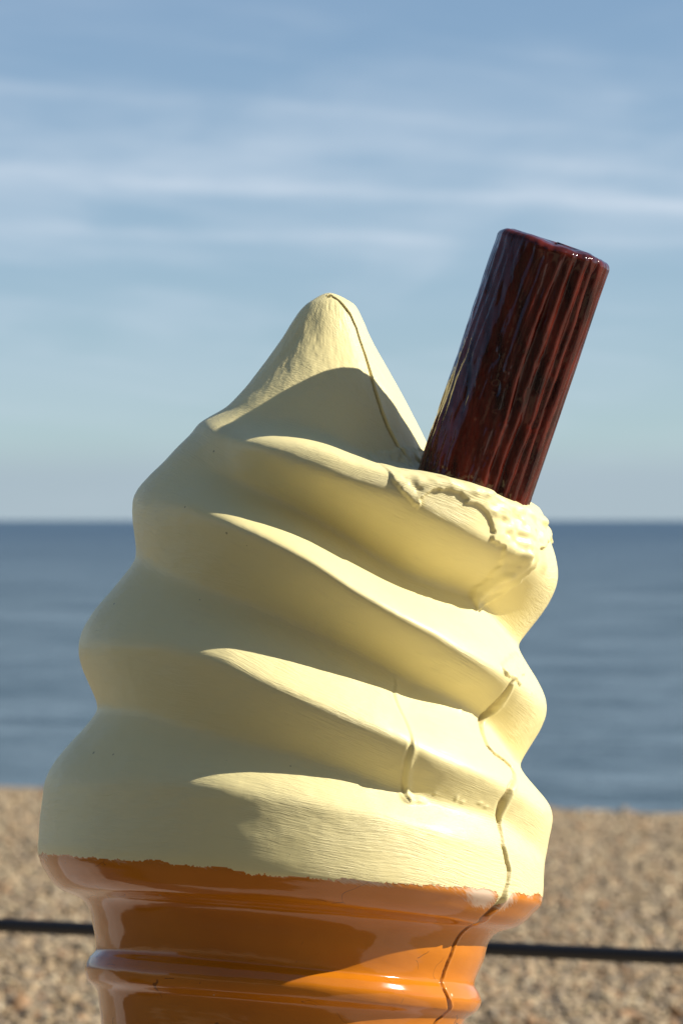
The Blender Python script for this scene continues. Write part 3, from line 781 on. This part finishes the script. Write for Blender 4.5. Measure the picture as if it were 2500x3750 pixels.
# loose pebbles on it
m_, k_, b2 = material('pebble')
atc = k_.new('ShaderNodeAttribute', attribute_name='tint')
k_.link(atc.outputs['Color'], b2.inputs['Base Color']); b2.inputs['Roughness'].default_value = 0.7
M_PEB = m_
g = (1+5**0.5)/2
ico = np.array([(-1, g, 0), (1, g, 0), (-1, -g, 0), (1, -g, 0), (0, -1, g), (0, 1, g), (0, -1, -g), (0, 1, -g), (g, 0, -1), (g, 0, 1), (-g, 0, -1), (-g, 0, 1)])/np.hypot(1, g)
icf = np.array([(0, 11, 5), (0, 5, 1), (0, 1, 7), (0, 7, 10), (0, 10, 11), (1, 5, 9), (5, 11, 4), (11, 10, 2), (10, 7, 6), (7, 1, 8),
                (3, 9, 4), (3, 4, 2), (3, 2, 6), (3, 6, 8), (3, 8, 9), (4, 9, 5), (2, 4, 11), (6, 2, 10), (8, 6, 7), (9, 8, 1)])
NP = 108000
dist = 10.5+(46-10.5)*rng.random(NP*3)**1.35
lat = (rng.random(NP*3)*2-1)*(0.165*dist+1.6)
keep = []
P2 = np.stack([lat, dist], -1)
sv = P2@NV; tv = P2@TV
ok = (sv > S_EDGE+0.1) & (sv < S_SHORE-0.1)
P2 = P2[ok][:NP]; sv = sv[ok][:NP]; tv = tv[ok][:NP]; n = len(P2)
size = np.exp(rng.normal(0, 0.32, n))*0.0155*(0.72+P2[:, 1]/45.0)
pz = beach_z(sv)+(fbm(sv/2.2+50, tv/3.0+50, 3, 3)-0.5)*0.10*smooth(38, 26, sv)+size*0.25
sc = size[:, None]*np.stack([1.0+0.4*rng.random(n), 0.8+0.35*rng.random(n), 0.5+0.3*rng.random(n)], -1)
ang = rng.random(n)*6.283; tl = rng.normal(0, 0.35, n)
tint = PAL[rng.choice(len(PAL), n, p=PW)]*np.array([0.75, 0.68, 0.51])*(0.88+0.24*rng.random((n, 1)))
octv_ = np.array([(1, 0, 0), (-1, 0, 0), (0, 1, 0), (0, -1, 0), (0, 0, 1), (0, 0, -1)], float)
octf = np.array([(0, 2, 4), (2, 1, 4), (1, 3, 4), (3, 0, 4), (2, 0, 5), (1, 2, 5), (3, 1, 5), (0, 3, 5)])
VV = []; FF = []; CC = []; base = 0
for sel, bv, bf in ((P2[:, 1] < 23.5, ico, icf), (P2[:, 1] >= 23.5, octv_*1.12, octf)):
    k_n = int(sel.sum()); nv_ = len(bv)
    v = bv[None]*sc[sel][:, None]*(1+0.12*rng.normal(size=(k_n, nv_, 1)))
    ca, sa = np.cos(ang[sel])[:, None], np.sin(ang[sel])[:, None]
    zt = v[..., 2]+v[..., 0]*np.tan(tl[sel])[:, None]
    VV.append(np.stack([v[..., 0]*ca-v[..., 1]*sa+P2[sel][:, :1], v[..., 0]*sa+v[..., 1]*ca+P2[sel][:, 1:2], zt+pz[sel][:, None]], -1).reshape(-1, 3))
    FF.append((bf[None]+base+nv_*np.arange(k_n)[:, None, None]).reshape(-1, 3)); base += k_n*nv_
    CC.append(np.repeat(tint[sel], nv_, 0))
vv = np.concatenate(VV); ff = np.concatenate(FF); col = np.concatenate(CC); col = np.concatenate([col, np.ones((len(col), 1))], 1)
peb = mesh_obj('shingle', vv, None, ff, M_PEB, None, True, None, {'tint': col})
peb['kind'] = 'stuff'; peb['label'] = 'loose brown and grey pebbles covering the beach'; peb['category'] = 'pebbles'

# sea: near water gets real swell, the rest runs to the horizon
m_, k_, b2 = material('sea_water')
geo = k_.new('ShaderNodeNewGeometry').outputs['Position']
sp = k_.new('ShaderNodeSeparateXYZ'); k_.link(geo, sp.inputs[0])
sc_ = k_.math('ADD', k_.math('MULTIPLY', sp.outputs[0], 0.5145), k_.math('MULTIPLY', sp.outputs[1], 0.8575))
tc_ = k_.math('ADD', k_.math('MULTIPLY', sp.outputs[0], 0.8575), k_.math('MULTIPLY', sp.outputs[1], -0.5145))
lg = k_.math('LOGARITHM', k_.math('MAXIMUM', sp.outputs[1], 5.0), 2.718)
band = k_.noise(k_.vec(k_.math('DIVIDE', sp.outputs[0], k_.math('MULTIPLY', sp.outputs[1], 0.055)), k_.math('MULTIPLY', lg, 15.0), 0.0), 1.0, 6.0, 0.68)
w1 = k_.noise(k_.vec(k_.math('MULTIPLY', tc_, 0.35), k_.math('MULTIPLY', sc_, 1.1), 0.0), 1.0, 5.0, 0.6)
w2 = k_.noise(k_.vec(k_.math('MULTIPLY', tc_, 2.0), k_.math('MULTIPLY', sc_, 4.5), 4.0), 1.0, 4.0, 0.6)
hh = k_.math('ADD', w1, k_.math('MULTIPLY', w2, 0.25))
bump(k_, b2, hh, 0.30, 1.0)
c = k_.mix(k_.mapr(band, 0.36, 0.64, 0, 1), (0.055, 0.088, 0.102, 1), (0.145, 0.198, 0.222, 1))
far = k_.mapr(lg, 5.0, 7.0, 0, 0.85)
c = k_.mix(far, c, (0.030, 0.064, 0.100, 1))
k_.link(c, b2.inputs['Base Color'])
b2.inputs['Roughness'].default_value = 0.32
b2.inputs['IOR'].default_value = 1.33
b2.inputs['Specular IOR Level'].default_value = 0.35
M_SEA = m_
ss = np.concatenate([S_SHORE-2+np.arange(0, 70, 0.4), np.geomspace(110, 40000, 60)]); ts = np.concatenate([-np.geomspace(40000, 45, 30), np.arange(-40, 40.1, 0.6), np.geomspace(45, 40000, 30)])
SSg, TTg = np.meshgrid(ss, ts, indexing='ij')
sw = (fbm(SSg/2.4+300, TTg/9.0+300, 61, 3)-0.5)*0.22*smooth(S_SHORE-1, S_SHORE+5, SSg)*smooth(108, 80, SSg)*smooth(42, 36, np.abs(TTg))
pv = np.stack([NV[0]*SSg+TV[0]*TTg, NV[1]*SSg+TV[1]*TTg, Z_SEA+sw], -1)
ix = np.arange(SSg.size).reshape(SSg.shape)
bq = np.stack([ix[:-1, :-1], ix[:-1, 1:], ix[1:, 1:], ix[1:, :-1]], -1).reshape(-1, 4)[:, ::-1]
sea = mesh_obj('sea', pv.reshape(-1, 3), bq, None, M_SEA)
sea['kind'] = 'structure'

# ---------------------------------------------------------------- unseen building added behind the camera: blocks sky, gives warm fill
m_, k_, b2 = material('sand_coloured_brick')
tcb = k_.new('ShaderNodeTexCoord').outputs['Object']
s3 = k_.new('ShaderNodeSeparateXYZ'); k_.link(tcb, s3.inputs[0])
bk = k_.new('ShaderNodeTexBrick'); bk.inputs['Scale'].default_value = 4.5
k_.link(k_.vec(s3.outputs[0], s3.outputs[2], 0.0), bk.inputs['Vector'])
bk.inputs['Color1'].default_value = (0.52, 0.43, 0.29, 1); bk.inputs['Color2'].default_value = (0.45, 0.37, 0.25, 1); bk.inputs['Mortar'].default_value = (0.40, 0.34, 0.26, 1)
k_.link(bk.outputs['Color'], b2.inputs['Base Color']); b2.inputs['Roughness'].default_value = 0.85
M_BRICK = m_
m_, k_, b2 = material('window_glass')
b2.inputs['Base Color'].default_value = (0.02, 0.022, 0.025, 1); b2.inputs['Roughness'].default_value = 0.08
M_GLASS = m_
def box(name, x0, x1, y0, y1, z0, z1, mat, parent):
    vs = [(x, y, z) for x in (x0, x1) for y in (y0, y1) for z in (z0, z1)]
    return mesh_obj(name, vs, [(0, 1, 3, 2), (4, 6, 7, 5), (0, 4, 5, 1), (2, 3, 7, 6), (0, 2, 6, 4), (1, 5, 7, 3)], None, mat, parent, False)
bld = bpy.data.objects.new('fill_building', None); link(bld); bld.location = (0, -6.5, 0)
bld['label'] = 'unseen sand coloured brick building added behind the camera to block sky and give warm fill'; bld['category'] = 'building'
box('wall', -26, 26, -8, 0, 0.004, 8.0, M_BRICK, bld)
box('roof', -26.3, 26.3, -8.3, 0.3, 8.003, 8.25, M_CONC, bld)
for zf in (1.0, 4.9):
    for i in range(13):
        wx = -24+i*4.0
        o = box('window', wx-0.8, wx+0.8, 0.003, 0.03, zf, zf+1.9, M_GLASS, bld)

# ---------------------------------------------------------------- low black rail along the promenade's edge
rail = bpy.data.objects.new('promenade_rail', None); link(rail)
pL = np.array([-0.7587, 8.54, 0.35]); pR = np.array([0.7022, 7.90, 0.35]); rd = (pR-pL)/np.linalg.norm(pR-pL); rc_ = (pL+pR)/2
rail.location = (rc_[0], rc_[1], 0.0); rail.rotation_euler = (0, 0, math.atan2(rd[1], rd[0]))
rail['label'] = 'low black metal rail running across the beach edge behind the ice cream cone'
rail['category'] = 'rail'
def tube(name, p, q, r, mat, parent, seg=14, n=2, sag=0.0):
    p = np.array(p, float); q = np.array(q, float); a = (q-p)/np.linalg.norm(q-p)
    u = np.cross(a, [0, 0, 1.0] if abs(a[2]) < 0.9 else [1.0, 0, 0]); u /= np.linalg.norm(u); v_ = np.cross(a, u)
    vs = []; qs = []
    for i in range(n):
        t = i/(n-1); cpt = p*(1-t)+q*t
        for k in range(seg):
            f = 2*math.pi*k/seg; vs.append(cpt+r*(math.cos(f)*u+math.sin(f)*v_))
    for i in range(n-1):
        for k in range(seg): qs.append((i*seg+k, i*seg+(k+1) % seg, (i+1)*seg+(k+1) % seg, (i+1)*seg+k))
    return mesh_obj(name, vs, qs, None, mat, parent)
tube('bar', (-4.2, 0, 0.35), (4.2, 0, 0.35), 0.0155, M_BLACK, rail, 16, 60)
for x in (-3.6, -1.8, 1.8, 3.6):
    o = tube('post', (0, 0, 0.0), (0, 0, 0.365), 0.02, M_BLACK, rail, 14, 2); o.location = (x, 0, 0)
